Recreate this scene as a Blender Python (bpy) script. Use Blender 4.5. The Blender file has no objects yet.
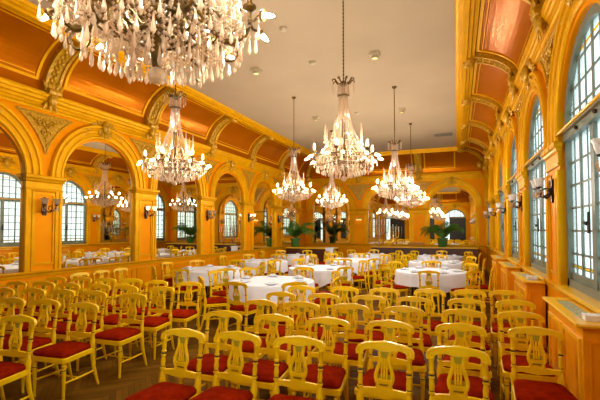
import bpy, bmesh, math, random
from mathutils import Vector, Matrix
random.seed(7)
C = bpy.context.scene.collection
PI = math.pi
sin, cos = math.sin, math.cos

# ------------------------------------------------------------------ room
XL, XR = -6.85, 1.10          # mirror wall face, window wall face
YF, YB = -2.5, 18.4           # wall behind the camera, far wall
ZC = 5.0                      # flat ceiling
ZCOR = 4.1                    # top of the cornice, foot of the cove
COVE = 1.06
FOOT = .08
EYE = 1.7

# ------------------------------------------------------------------ materials
def mat(name, col, rough=.5, metal=0., col2=None, scale=8., detail=3., bump=0., bscale=60., spec=.5, sheen=0., coat=0.):
    m = bpy.data.materials.new(name); m.use_nodes = True
    nt = m.node_tree; b = nt.nodes['Principled BSDF']
    b.inputs['Base Color'].default_value = (*col, 1)
    b.inputs['Roughness'].default_value = rough
    b.inputs['Metallic'].default_value = metal
    b.inputs['Specular IOR Level'].default_value = spec
    if sheen: b.inputs['Sheen Weight'].default_value = sheen
    if coat:
        b.inputs['Coat Weight'].default_value = coat
        b.inputs['Coat Roughness'].default_value = .15
    if col2 or bump:
        tc = nt.nodes.new('ShaderNodeTexCoord')
    if col2:
        n = nt.nodes.new('ShaderNodeTexNoise'); n.inputs['Scale'].default_value = scale; n.inputs['Detail'].default_value = detail
        r = nt.nodes.new('ShaderNodeValToRGB')
        r.color_ramp.elements[0].position = .35; r.color_ramp.elements[1].position = .65
        r.color_ramp.elements[0].color = (*col, 1); r.color_ramp.elements[1].color = (*col2, 1)
        nt.links.new(tc.outputs['Object'], n.inputs['Vector'])
        nt.links.new(n.outputs['Fac'], r.inputs['Fac'])
        nt.links.new(r.outputs['Color'], b.inputs['Base Color'])
    if bump:
        n2 = nt.nodes.new('ShaderNodeTexNoise'); n2.inputs['Scale'].default_value = bscale; n2.inputs['Detail'].default_value = 3
        bp = nt.nodes.new('ShaderNodeBump'); bp.inputs['Strength'].default_value = bump; bp.inputs['Distance'].default_value = .01
        nt.links.new(tc.outputs['Object'], n2.inputs['Vector'])
        nt.links.new(n2.outputs['Fac'], bp.inputs['Height'])
        nt.links.new(bp.outputs['Normal'], b.inputs['Normal'])
    return m

M = {}
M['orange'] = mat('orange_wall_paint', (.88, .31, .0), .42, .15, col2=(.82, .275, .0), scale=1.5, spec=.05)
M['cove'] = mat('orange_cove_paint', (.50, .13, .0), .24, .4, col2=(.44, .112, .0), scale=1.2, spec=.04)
M['gold'] = mat('gold_ochre_paint', (.80, .385, .0), .40, .25, col2=(.72, .34, .0), scale=4, spec=.1)
M['relief'] = mat('gilded_plaster_relief', (.68, .37, .006), .38, .2, col2=(.42, .20, .003), scale=30, bump=.35, bscale=70)
M['dado'] = mat('amber_dado_paint', (.82, .37, .004), .4, col2=(.76, .33, .003), scale=3)
M['ceiling'] = mat('beige_ceiling_plaster', (.455, .33, .20), .85, col2=(.42, .305, .185), scale=.6)
M['chair'] = mat('cream_yellow_chair_paint', (.93, .58, .002), .28, col2=(.82, .49, .002), scale=9, spec=.3, coat=.08)
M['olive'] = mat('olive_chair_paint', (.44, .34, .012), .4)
M['band'] = mat('dark_green_band', (.02, .035, .015), .4)
M['velvet'] = mat('red_velvet', (.28, .015, .0), .9, col2=(.20, .009, .0), scale=14, bump=.2, bscale=200, spec=.02)
M['bronze'] = mat('dark_bronze', (.16, .085, .012), .36, metal=.6, col2=(.07, .035, .006), scale=25)
M['iron'] = mat('dark_sconce_iron', (.035, .02, .01), .45, metal=.5)
M['cloth'] = mat('white_tablecloth', (.80, .85, .98), .85, bump=.1, bscale=90)
M['china'] = mat('white_china', (.88, .87, .86), .25)
M['teal'] = mat('grey_green_window_paint', (.17, .20, .155), .45, col2=(.14, .165, .125), scale=5)
M['wood'] = mat('orange_varnished_wood', (.92, .35, .002), .3, col2=(.80, .29, .002), scale=3, coat=.3)
M['woodlight'] = mat('honey_wood_trim', (.90, .50, .01), .32, coat=.1)
M['grille'] = mat('pale_green_grille', (.70, .68, .50), .5, col2=(.42, .44, .30), scale=90, detail=1)
M['darkwood'] = mat('dark_red_brown_wood', (.085, .022, .010), .4, col2=(.06, .016, .008), scale=5)
M['black'] = mat('black_door_leaf', (.012, .012, .016), .45)
M['pot'] = mat('green_glazed_pot', (.045, .17, .035), .25, coat=.4)
M['leaf'] = mat('palm_leaf', (.05, .16, .015), .45, col2=(.09, .23, .025), scale=6)
M['stem'] = mat('palm_stem', (.12, .10, .03), .6)
M['soil'] = mat('dark_soil', (.03, .02, .012), .9)
M['white'] = mat('white_plastic', (.82, .81, .78), .4)
M['beige'] = mat('beige_fitting_paint', (.50, .40, .25), .5)
M['vent'] = mat('dark_vent_metal', (.20, .17, .12), .5)
M['candle'] = mat('ivory_candle', (.85, .78, .6), .5)
M['brass'] = mat('polished_brass', (.75, .48, .12), .25, metal=.9)

def shader(name):
    m = bpy.data.materials.new(name); m.use_nodes = True
    nt = m.node_tree; nt.nodes.clear()
    out = nt.nodes.new('ShaderNodeOutputMaterial')
    return m, nt, out

def mirror_mat():
    m, nt, out = shader('silvered_mirror')
    g = nt.nodes.new('ShaderNodeBsdfGlossy'); g.inputs['Color'].default_value = (.82, .78, .68, 1); g.inputs['Roughness'].default_value = 0.0
    nt.links.new(g.outputs[0], out.inputs[0]); return m
M['mirror'] = mirror_mat()

def pane_mat(name, col, frost):
    m, nt, out = shader(name)
    t = nt.nodes.new('ShaderNodeBsdfTransparent'); t.inputs['Color'].default_value = (*col, 1)
    d = nt.nodes.new('ShaderNodeBsdfTranslucent'); d.inputs['Color'].default_value = (*col, 1)
    g = nt.nodes.new('ShaderNodeBsdfGlossy'); g.inputs['Roughness'].default_value = .08
    a = nt.nodes.new('ShaderNodeMixShader'); a.inputs[0].default_value = frost
    b = nt.nodes.new('ShaderNodeMixShader'); b.inputs[0].default_value = .05
    nt.links.new(t.outputs[0], a.inputs[1]); nt.links.new(d.outputs[0], a.inputs[2])
    nt.links.new(a.outputs[0], b.inputs[1]); nt.links.new(g.outputs[0], b.inputs[2])
    nt.links.new(b.outputs[0], out.inputs[0]); return m
M['pane'] = pane_mat('frosted_pane', (.93, .97, .98), .25)
M['amber'] = pane_mat('amber_stained_pane', (.95, .62, .08), .3)
M['tulip'] = pane_mat('clear_glass', (.95, .95, .95), .35)
M['shade'] = mat('frosted_white_shade_glass', (.86, .84, .84), .3)

def crystal_mat():
    m, nt, out = shader('cut_crystal')
    t = nt.nodes.new('ShaderNodeBsdfTransparent'); t.inputs['Color'].default_value = (.97, .88, .74, 1)
    g = nt.nodes.new('ShaderNodeBsdfGlossy'); g.inputs['Color'].default_value = (1, .90, .78, 1); g.inputs['Roughness'].default_value = .12
    d = nt.nodes.new('ShaderNodeBsdfDiffuse'); d.inputs['Color'].default_value = (.93, .73, .53, 1)
    tl = nt.nodes.new('ShaderNodeBsdfTranslucent'); tl.inputs['Color'].default_value = (.93, .73, .53, 1)
    a = nt.nodes.new('ShaderNodeMixShader'); a.inputs[0].default_value = .5
    b = nt.nodes.new('ShaderNodeMixShader'); b.inputs[0].default_value = .42
    c = nt.nodes.new('ShaderNodeMixShader'); c.inputs[0].default_value = .28
    nt.links.new(d.outputs[0], a.inputs[1]); nt.links.new(tl.outputs[0], a.inputs[2])
    nt.links.new(a.outputs[0], b.inputs[1]); nt.links.new(g.outputs[0], b.inputs[2])
    nt.links.new(b.outputs[0], c.inputs[1]); nt.links.new(t.outputs[0], c.inputs[2])
    nt.links.new(c.outputs[0], out.inputs[0]); return m
M['crystal'] = crystal_mat()

def emit(name, col, s):
    m, nt, out = shader(name)
    e = nt.nodes.new('ShaderNodeEmission'); e.inputs[0].default_value = (*col, 1); e.inputs[1].default_value = s
    nt.links.new(e.outputs[0], out.inputs[0]); return m
BULB_S = 1250.
M['bulb'] = emit('lit_candle_bulb', (1., .92, .77), BULB_S)
M['bulb_sconce'] = emit('lit_sconce_bulb', (1., .70, .36), 40.)
M['spot'] = emit('lit_spot_lens', (1., .70, .25), 4.)

def parquet():
    m = bpy.data.materials.new('herringbone_parquet'); m.use_nodes = True
    nt = m.node_tree; b = nt.nodes['Principled BSDF']; L = nt.links.new
    def math_(op, a=None, bb=None, v=None):
        n = nt.nodes.new('ShaderNodeMath'); n.operation = op
        if a is not None: L(a, n.inputs[0])
        if bb is not None: L(bb, n.inputs[1])
        if v is not None: n.inputs[1].default_value = v
        return n.outputs[0]
    tc = nt.nodes.new('ShaderNodeTexCoord'); sx = nt.nodes.new('ShaderNodeSeparateXYZ'); L(tc.outputs['Object'], sx.inputs[0])
    x, y = sx.outputs[0], sx.outputs[1]
    tri = math_('PINGPONG', x, v=.42)                       # zigzag across chevron columns
    u = math_('ADD', y, tri)
    k = math_('DIVIDE', u, v=.085)
    fr = math_('FRACT', k); fl = math_('FLOOR', k)
    col = math_('FLOOR', math_('DIVIDE', x, v=.42))
    seed = math_('ADD', math_('MULTIPLY', fl, v=1.37), math_('MULTIPLY', col, v=17.3))
    wn = nt.nodes.new('ShaderNodeTexWhiteNoise'); wn.noise_dimensions = '1D'; L(seed, wn.inputs['W'])
    rp = nt.nodes.new('ShaderNodeValToRGB')
    rp.color_ramp.elements[0].color = (.085, .036, .003, 1); rp.color_ramp.elements[1].color = (.17, .076, .005, 1)
    L(wn.outputs['Value'], rp.inputs['Fac'])
    gap = math_('LESS_THAN', fr, v=.05)
    mx = nt.nodes.new('ShaderNodeMixRGB'); L(gap, mx.inputs[0]); L(rp.outputs[0], mx.inputs[1]); mx.inputs[2].default_value = (.035, .014, .004, 1)
    L(mx.outputs[0], b.inputs['Base Color'])
    b.inputs['Roughness'].default_value = .5; b.inputs['Specular IOR Level'].default_value = .03
    return m
M['floor'] = parquet()

# ------------------------------------------------------------------ mesh builder
class MB:
    def __init__(s): s.v = []; s.f = []; s.mi = []; s.T = None; s.smooth = []
    def add(s, vs, fs, mi=0, smooth=False):
        o = len(s.v)
        s.v += [tuple(s.T(*p)) if s.T else tuple(p) for p in vs]
        s.f += [tuple(i + o for i in f) for f in fs]; s.mi += [mi] * len(fs); s.smooth += [smooth] * len(fs)
        return s
    def box(s, x0, x1, y0, y1, z0, z1, mi=0):
        v = [(x, y, z) for x in (x0, x1) for y in (y0, y1) for z in (z0, z1)]
        return s.add(v, [(0, 1, 3, 2), (4, 6, 7, 5), (0, 4, 5, 1), (2, 3, 7, 6), (0, 2, 6, 4), (1, 5, 7, 3)], mi)
    def tube(s, pts, r, n=8, mi=0, cap=True, flat=None, smooth=True):
        P = [Vector(p) for p in pts]; R = r if isinstance(r, (list, tuple)) else [r] * len(P)
        vs = []; fs = []
        T = [(P[min(i + 1, len(P) - 1)] - P[max(i - 1, 0)]).normalized() for i in range(len(P))]
        a = Vector((0, 0, 1)) if abs(T[0].z) < .9 else Vector((1, 0, 0))
        N = (a - T[0] * a.dot(T[0])).normalized()
        for i, p in enumerate(P):
            N = (N - T[i] * N.dot(T[i])).normalized(); B = T[i].cross(N)
            for k in range(n):
                an = 2 * PI * k / n
                vs.append(p + (N * cos(an) + B * sin(an) * (flat or 1)) * R[i])
        for i in range(len(P) - 1):
            for k in range(n):
                fs.append((i * n + k, i * n + (k + 1) % n, (i + 1) * n + (k + 1) % n, (i + 1) * n + k))
        s.add(vs, fs, mi, smooth)
        if cap:
            s.add(vs[:n], [tuple(range(n))], mi); s.add(vs[-n:], [tuple(range(n))], mi)
        return s
    def lathe(s, prof, n=12, c=(0, 0, 0), mi=0, smooth=True, axis=None):
        vs = []; fs = []
        R = axis.to_track_quat('Z', 'Y').to_matrix() if axis else None
        for r, z in prof:
            for k in range(n):
                p = Vector((r * cos(2 * PI * k / n), r * sin(2 * PI * k / n), z))
                if R: p = R @ p
                vs.append((p.x + c[0], p.y + c[1], p.z + c[2]))
        for i in range(len(prof) - 1):
            for k in range(n):
                fs.append((i * n + k, i * n + (k + 1) % n, (i + 1) * n + (k + 1) % n, (i + 1) * n + k))
        if prof[0][0] > 1e-5: fs.append(tuple(range(n))[::-1])
        if prof[-1][0] > 1e-5: fs.append(tuple(range((len(prof) - 1) * n, len(prof) * n)))
        return s.add(vs, fs, mi, smooth)
    def ell(s, c, r, n=8, m=6, mi=0, smooth=True):
        prof = [(max(sin(PI * i / m), 1e-6), -cos(PI * i / m)) for i in range(m + 1)]
        vs = []; fs = []
        for a, z in prof:
            for k in range(n): vs.append((c[0] + r[0] * a * cos(2 * PI * k / n), c[1] + r[1] * a * sin(2 * PI * k / n), c[2] + r[2] * z))
        for i in range(m):
            for k in range(n): fs.append((i * n + k, i * n + (k + 1) % n, (i + 1) * n + (k + 1) % n, (i + 1) * n + k))
        return s.add(vs, fs, mi, smooth)
    def prism(s, poly, y0, y1, mi=0, f=None):
        """outline in (x, z) given thickness along y; f(x, z) adds a y offset"""
        n = len(poly); g = f or (lambda x, z: 0)
        vs = [(x, y0 + g(x, z), z) for x, z in poly] + [(x, y1 + g(x, z), z) for x, z in poly]
        fs = [tuple(range(n)), tuple(range(2 * n - 1, n - 1, -1))] + [(i, (i + 1) % n, n + (i + 1) % n, n + i) for i in range(n)]
        return s.add(vs, fs, mi)
    def bead(s, c, r):
        x, y, z = c
        return s.add([(x + r, y, z), (x - r, y, z), (x, y + r, z), (x, y - r, z), (x, y, z + r), (x, y, z - r)],
                     [(0, 2, 4), (2, 1, 4), (1, 3, 4), (3, 0, 4), (2, 0, 5), (1, 2, 5), (3, 1, 5), (0, 3, 5)])
    def mesh(s, name, mats):
        me = bpy.data.meshes.new(name); me.from_pydata(s.v, [], s.f)
        for m in mats if isinstance(mats, (list, tuple)) else [mats]: me.materials.append(m)
        me.polygons.foreach_set('material_index', s.mi)
        bm = bmesh.new(); bm.from_mesh(me)
        bmesh.ops.remove_doubles(bm, verts=bm.verts, dist=1e-5)
        bmesh.ops.recalc_face_normals(bm, faces=bm.faces)
        bm.to_mesh(me); bm.free()
        return me
    def build(s, name, mats, parent=None, flatshade=True):
        me = s.mesh(name, mats)
        if any(s.smooth):
            me.polygons.foreach_set('use_smooth', [True] * len(me.polygons))
            me.set_sharp_from_angle(angle=math.radians(38))
        return link(name, me, parent)

def link(name, me, parent=None):
    o = bpy.data.objects.new(name, me); C.objects.link(o)
    if parent: o.parent = parent
    return o
def tag(o, label, cat, group=None, kind=None):
    o['label'] = label; o['category'] = cat
    if group: o['group'] = group
    if kind: o['kind'] = kind
    return o
def empty(name, loc, rz=0.):
    o = bpy.data.objects.new(name, None); C.objects.link(o); o.location = loc; o.rotation_euler = (0, 0, rz)
    o.empty_display_size = .1
    return o
def copy_tree(o, parent=None):
    c = o.copy(); C.objects.link(c)
    if parent is not None: c.parent = parent
    for ch in list(o.children): copy_tree(ch, c)
    return c
def struct(o):
    o['kind'] = 'structure'; return o
TRIM = [0]
def trim(mb, m):
    TRIM[0] += 1
    return struct(mb.build('trim_%d' % TRIM[0], m))
def trim_copy(o, loc):
    TRIM[0] += 1
    c = o.copy(); C.objects.link(c); c.name = 'trim_%d' % TRIM[0]; c.location = loc; return c

# wall frames: (s along the wall, o out into the room, z up) -> world
WL = lambda s, o, z: (XL + o, s, z)
WR = lambda s, o, z: (XR - o, s, z)
WB = lambda s, o, z: (s, YB - o, z)
WF = lambda s, o, z: (s, YF + o, z)
RANGE = {WL: (YF, YB), WR: (YF, YB), WB: (XL, XR), WF: (XL, XR)}
H, SPR = .92, 2.58            # arch half width, springing height
PER = 2.52
LC = [6.31 + PER * k for k in range(-3, 5)]       # arch centres on the mirror wall
RC = [4.46 + PER * k for k in range(-2, 6)]       # arch centres on the window wall
BC = [-5.575, -2.895, -.215]                      # far wall and wall behind the camera
WALLS = {WL: (LC, .97), WR: (RC, 1.06), WB: (BC, 1.02), WF: (BC, .05)}

def use(W):
    """the window wall has taller arches and a higher cornice than the other walls"""
    global SPR, ZCOR, FOOT
    SPR, ZCOR, FOOT = (2.80, 4.38, .02) if W is WR else (2.58, 4.10, .08)

def arc(c, h, zs, n=28, a0=PI, a1=0.):
    return [(c + h * cos(a0 + (a1 - a0) * i / n), zs + h * sin(a0 + (a1 - a0) * i / n)) for i in range(n + 1)]

def arch_wall(name, W, depth):
    use(W); cs, zb = WALLS[W]; s0, s1 = RANGE[W]; top = ZC
    mb = MB(); mb.T = W
    edges = [s0] + [(a + b) / 2 for a, b in zip(cs, cs[1:])] + [s1]
    for c, e0, e1 in zip(cs, edges, edges[1:]):
        q = lambda a, b, d, e: mb.add([(a, 0, d), (b, 0, d), (b, 0, e), (a, 0, e)], [(0, 1, 2, 3)])
        q(e0, c - H, 0, zb); q(c - H, c + H, 0, zb); q(c + H, e1, 0, zb)
        q(e0, c - H, zb, SPR); q(c + H, e1, zb, SPR)
        q(e0, c - H, SPR, top); q(c + H, e1, SPR, top)
        A = arc(c, H, SPR)
        for (a, za), (b, z2) in zip(A, A[1:]):
            mb.add([(a, 0, za), (b, 0, z2), (b, 0, top), (a, 0, top)], [(0, 1, 2, 3)])
        path = [(c - H, zb)] + A + [(c + H, zb), (c - H, zb)]
        for (a, za), (b, z2) in zip(path, path[1:]):
            mb.add([(a, 0, za), (b, 0, z2), (b, -depth, z2), (a, -depth, za)], [(0, 1, 2, 3)])
    return struct(mb.build(name, M['orange']))
arch_wall('wall_left', WL, .14); arch_wall('wall_right', WR, .15); arch_wall('wall_back', WB, .14); arch_wall('wall_front', WF, .22)

mb = MB(); mb.box(XL - .3, XR + .3, YF - .3, YB + .3, -.1, 0); struct(mb.build('floor', M['floor']))
mb = MB(); mb.box(XL + COVE - .05, XR - COVE + .05, YF + COVE - .05, YB - COVE + .05, ZC, ZC + .1); struct(mb.build('ceiling', M['ceiling']))

def run(prof, W, m):
    """moulding swept along a whole wall, mitred at the room corners"""
    mb = MB(); s0, s1 = RANGE[W]; mb.T = W
    vs = [(s0 + o, o, z) for o, z in prof] + [(s1 - o, o, z) for o, z in prof]; n = len(prof)
    mb.add(vs, [(i, i + 1, n + i + 1, n + i) for i in range(n - 1)])
    return trim(mb, m)
def cove_pt(t, off=0.):
    a, b = COVE - FOOT - off, ZC - ZCOR - off
    return (COVE - a * cos(t), ZCOR + b * sin(t))
CORN = [(0, 3.80), (.03, 3.80), (.035, 3.84), (.06, 3.86), (.06, 3.90), (.085, 3.905), (.09, 3.95), (.13, 3.965), (.14, 4.01), (.17, 4.02), (.19, 4.06), (.19, 4.09), (.15, 4.10), (.07, 4.105)]
UPC = [(COVE - .30, 4.955), (COVE - .295, 4.92), (COVE - .235, 4.92), (COVE - .225, 4.89), (COVE - .17, 4.89), (COVE - .16, 4.86), (COVE - .09, 4.86),
       (COVE - .08, 4.90), (COVE - .02, 4.905), (COVE - .01, 4.94), (COVE + .02, 4.95), (COVE + .035, 4.98), (COVE + .04, 5.0)]
SKIRT = [(0, .16), (.02, .155), (.025, .13), (.03, .0)]
for i, W in enumerate((WL, WR, WB, WF)):
    nm = ('left', 'right', 'back', 'front')[i]
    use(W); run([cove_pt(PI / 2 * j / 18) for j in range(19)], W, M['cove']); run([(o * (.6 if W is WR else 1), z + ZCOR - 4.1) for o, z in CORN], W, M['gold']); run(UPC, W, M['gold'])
    sk = run(SKIRT, W, M['gold']); sk.name = 'baseboard_' + nm
    if W is not WF:
        z = WALLS[W][1]
        run([(0, z - .10), (.02, z - .095), (.025, z - .05), (.05, z - .04), (.06, z - .015), (.06, z), (0, z + .005)], W, M['gold'])

# --- relief helpers (drawn in wall coordinates s, o, z)
def spiral(cx, cz, r0, r1, turns, a0, o, n=26, sgn=1):
    return [(cx + (r0 + (r1 - r0) * i / n) * cos(a0 + sgn * 2 * PI * turns * i / n), o, cz + (r0 + (r1 - r0) * i / n) * sin(a0 + sgn * 2 * PI * turns * i / n)) for i in range(n + 1)]
def leaf(mb, s, z, ang, l, w, o=.02, th=.022):
    P = [(s + cos(ang) * l * t, o + .02 * sin(PI * t), z + sin(ang) * l * t) for t in (0, .2, .45, .7, .9, 1)]
    mb.tube(P, [w * .3, w * .8, w, w * .75, w * .4, w * .08], 6, flat=.6)
def cartouche(mb, c, z, k=1.):
    mb.ell((c, .09, z), (.075 * k, .07, .12 * k), 10, 8)
    mb.ell((c, .13, z - .02 * k), (.04 * k, .05, .06 * k), 8, 6)
    for sg in (-1, 1):
        mb.tube(spiral(c + sg * .12 * k, z + .08 * k, .07 * k, .015 * k, 1.3, PI if sg > 0 else 0, .06, sgn=-sg), .022 * k, 6)
        mb.tube(spiral(c + sg * .10 * k, z - .10 * k, .055 * k, .012 * k, 1.2, PI if sg > 0 else 0, .06, sgn=sg), .018 * k, 6)
        for j in range(5):
            leaf(mb, c + sg * (.13 + .055 * j) * k, z - (.02 + .016 * j * j * .6) * k, PI / 2 - sg * (1.0 + .22 * j), (.15 - .015 * j) * k, .028 * k, .03)
    for j in (-1, 0, 1):
        leaf(mb, c + j * .03 * k, z + .10 * k, PI / 2 - j * .5, .12 * k, .025 * k, .06)
        leaf(mb, c + j * .03 * k, z - .10 * k, -PI / 2 + j * .45, .11 * k, .022 * k, .05)

def archivolt(mb, c, zb):
    prof = [(-.012, -.10), (-.015, .02), (.0, .04), (.035, .045), (.05, .03), (.09, .03), (.10, .055), (.16, .06), (.175, .04), (.205, .04), (.215, .07), (.25, .075), (.265, .05), (.27, 0)]
    A = arc(c, H, SPR + .06); n = len(prof); vs = []; fs = []
    path = [(c - H, 2.66, -1, 0)] + [(a, z, (a - c) / H, (z - SPR - .06) / H) for a, z in A] + [(c + H, 2.66, 1, 0)]
    for a, z, nx, nz in path:
        for d, o in prof: vs.append((c + (H + d) * nx, o, 2.64 if z < 2.665 and nz == 0 and z == 2.66 else SPR + .06 + (H + d) * nz))
    for i in range(len(path) - 1):
        for k in range(n - 1): fs.append((i * n + k, i * n + k + 1, (i + 1) * n + k + 1, (i + 1) * n + k))
    mb.add(vs, fs)
def jamb(mb, c, sg, zb, zt):
    """gold strip beside an opening, from the dado up to the capital"""
    P = [(-.012, -.10), (-.012, .02), (.0, .035), (.05, .035), (.06, .02), (.10, .02), (.112, .035), (.135, .035), (.14, 0)]
    vs = [(c + sg * (H + d), o, z) for z in (zb, zt) for d, o in P]; n = len(P)
    mb.add(vs, [(k, k + 1, n + k + 1, n + k) for k in range(n - 1)])
def capital(mb, c, w):
    P = [(.0, 2.36), (.03, 2.37), (.035, 2.40), (.02, 2.41), (.025, 2.52), (.05, 2.54), (.06, 2.57), (.085, 2.59), (.09, 2.63), (.075, 2.645), (.0, 2.65)]
    h = w / 2 - .01
    vs = []; 
    for o, z in P:
        vs += [(c - h - o * .6, -.03, z), (c - h - o * .6, o, z), (c + h + o * .6, o, z), (c + h + o * .6, -.03, z)]
    fs = []
    for i in range(len(P) - 1):
        for k in range(3): fs.append((i * 4 + k, i * 4 + k + 1, i * 4 + k + 5, i * 4 + k + 4))
    mb.add(vs, fs)
def frame_rect(mb, a, b, z0, z1, w=.03, o=.018):
    def strip(p, q, r, t): mb.box(p, q, 0, o, r, t)
    strip(a, b, z0, z0 + w); strip(a, b, z1 - w, z1); strip(a, a + w, z0 + w, z1 - w); strip(b - w, b, z0 + w, z1 - w)
def spandrel(mb, c, per):
    """curved triangular relief over a pier, centred on the pier axis c"""
    R = H + .40; dz = ZCOR - 4.1; top = 3.74 + dz; zc = SPR + .06
    out = []; half = per / 2
    for i in range(15):
        z = 3.05 + dz + (top - 3.05 - dz) * i / 14
        hz = z - zc
        x = half - math.sqrt(max(R * R - hz * hz, 0)) if abs(hz) < R else half
        out.append((max(x, .012), z))
    poly = [(c - x, z) for x, z in out] + [(c + x, z) for x, z in reversed(out)]
    mb.add([(s, .012, z) for s, z in poly] , [tuple(range(len(poly)))])
    loop = [(s, .016, z) for s, z in poly] + [(poly[0][0], .016, poly[0][1])]
    mb.tube(loop, .017, 6, cap=False)
    for sg in (-1, 1):
        mb.tube(spiral(c + sg * .10, 3.58 + dz, .085, .02, 1.4, PI if sg > 0 else 0, .03, sgn=-sg), .017, 6)
        mb.tube(spiral(c + sg * .05, 3.42 + dz, .05, .012, 1.2, PI if sg > 0 else 0, .03, sgn=sg), .014, 6)
        for j in range(4):
            leaf(mb, c + sg * (.03 + .07 * j), 3.50 + dz + .05 * j, PI / 2 - sg * (.5 + .3 * j), .10, .02)
    for j in range(5): leaf(mb, c + .01 * (j % 2), 3.16 + dz + .09 * j, PI / 2 + (.4 if j % 2 else -.4), .10, .02)
    mb.ell((c, .03, 3.62 + dz), (.04, .03, .05))
def rib(mb, c):
    w = .15; N = 22
    def band(s0, s1, off0, off1):
        vs = []; fs = []
        for i in range(N + 1):
            t = PI / 2 * (.02 + .93 * i / N)
            for off in (off0, off1):
                o, z = cove_pt(t, off); vs += [(s0, o, z), (s1, o, z)]
        for i in range(N):
            a, b = i * 4, i * 4 + 4
            fs += [(a, a + 2, b + 2, b), (a + 1, b + 1, b + 3, a + 3), (a + 2, a + 3, b + 3, b + 2)]
        mb.add(vs, fs)
    band(c - w + .012, c + w - .012, 0, .05); band(c - w, c - w + .05, .0, .085); band(c + w - .05, c + w, .0, .085)
    for i in range(9):
        t = PI / 2 * (.10 + .085 * i)
        o, z = cove_pt(t, .055)
        for sg in (-1, 1): mb.ell((c + sg * .04, o, z), (.036, .03, .045), 6, 5)
        o, z = cove_pt(t + .06, .06); mb.ell((c, o, z), (.025, .03, .035), 6, 5)
    # scroll at the top, acanthus console at the foot
    o, z = cove_pt(PI / 2 * .86, .10)
    vs = [(c - .12, o, z), (c + .12, o, z)]
    mb.tube([(c - .13, o, z), (c - .11, o, z), (c + .11, o, z), (c + .13, o, z)], [.06, .10, .10, .06], 10)
    mb.ell((c, o + .05, z - .06), (.09, .08, .07), 8, 6)
    for j in range(5): leaf(mb, c + (j - 2) * .055, ZCOR + .06, PI / 2 - (j - 2) * .28, .20 - .02 * abs(j - 2), .04, .16)
    mb.tube([(c - .12, .12 + FOOT, ZCOR + .02), (c + .12, .12 + FOOT, ZCOR + .02)], .06, 8)
    mb.ell((c, .09 + FOOT, ZCOR - .1), (.09, .08, .13), 8, 6)
    for j in (-1, 0, 1): leaf(mb, c + j * .06, ZCOR - .12, -PI / 2 + j * .35, .20, .035, .10)
def cove_frame(mb, a, b):
    def patch(s0, s1, t0, t1, n):
        vs = []; fs = []
        for i in range(n + 1):
            t = t0 + (t1 - t0) * i / n
            for off in (0, .022):
                o, z = cove_pt(t, off); vs += [(s0, o, z), (s1, o, z)]
        for i in range(n):
            x, y = i * 4, i * 4 + 4
            fs += [(x, x + 2, y + 2, y), (x + 1, y + 1, y + 3, x + 3), (x + 2, x + 3, y + 3, y + 2)]
        fs += [(0, 1, 3, 2), (4 * n, 4 * n + 2, 4 * n + 3, 4 * n + 1)]
        mb.add(vs, fs)
    t0, t1 = PI / 2 * .13, PI / 2 * .80
    patch(a, b, t0, t0 + .05, 1); patch(a, b, t1 - .05, t1, 1)
    patch(a, a + .05, t0 + .05, t1 - .05, 14); patch(b - .05, b, t0 + .05, t1 - .05, 14)
    patch(a + .09, b - .09, t0 + .10, t0 + .115, 1); patch(a + .09, b - .09, t1 - .115, t1 - .10, 1)

# --- decorate the four walls, one object per piece
def decorate(W):
    use(W); cs, zb = WALLS[W]; s0, s1 = RANGE[W]
    mids = [(a + b) / 2 for a, b in zip(cs, cs[1:])]
    vec = Vector(W(1, 0, 0)) - Vector(W(0, 0, 0))
    def rep(fn, m, places):
        first = None
        for c in places:
            if first is None:
                mb = MB(); mb.T = W; fn(mb, c); first = trim(mb, m); c0 = c
            else: trim_copy(first, vec * (c - c0))
    rep(lambda mb, c: archivolt(mb, c, zb), M['gold'], cs)
    rep(lambda mb, c: (jamb(mb, c, -1, zb, 2.38), jamb(mb, c, 1, zb, 2.38)), M['gold'], cs)
    rep(lambda mb, c: cartouche(mb, c, 3.80 + ZCOR - 4.1, 1.15), M['relief'], cs)
    per = cs[1] - cs[0]
    def cap(mb, c):
        if W is WR: mb.T = lambda s_, o_, z_: WR(s_, o_ * .75, z_ + .06)
        capital(mb, c, per - 2 * H)
    rep(cap, M['gold'], mids)
    rep(lambda mb, c: frame_rect(mb, c - (per / 2 - H) + .14, c + (per / 2 - H) - .14, zb + .10, 2.34, .035), M['gold'], mids)
    rep(lambda mb, c: spandrel(mb, c, per), M['relief'], mids)
    inr = [m for m in mids if s0 + 1.3 < m < s1 - 1.3]
    rep(rib, M['relief'], inr)
    rep(lambda mb, c: cove_frame(mb, c - per / 2 + .24, c + per / 2 - .24), M['gold'], [c for c in cs if s0 + COVE < c - per / 2 and c + per / 2 < s1 - COVE])
    ends = [inr[-1] + .24, s1 - COVE - .10] if inr else None
    if ends and ends[1] - ends[0] > .4:
        mb = MB(); mb.T = W; cove_frame(mb, ends[0], ends[1]); trim(mb, M['gold'])
    if W is WB:
        mb = MB(); mb.T = W; cove_frame(mb, s0 + COVE + .1, inr[0] - .24); trim(mb, M['gold'])
    if W in (WL, WB):
        rep(lambda mb, c: frame_rect(mb, c - H + .05, c + H - .05, .24, zb - .16, .03), M['gold'], cs)
        rep(lambda mb, c: frame_rect(mb, c - .26, c + .26, .24, zb - .16, .03), M['gold'], mids)
    if W is WL:  # short capital at the far corner pier
        mb = MB(); mb.T = W; capital(mb, s1 - .30, .6); trim(mb, M['gold'])
for W in (WL, WR, WB, WF): decorate(W)
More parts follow.
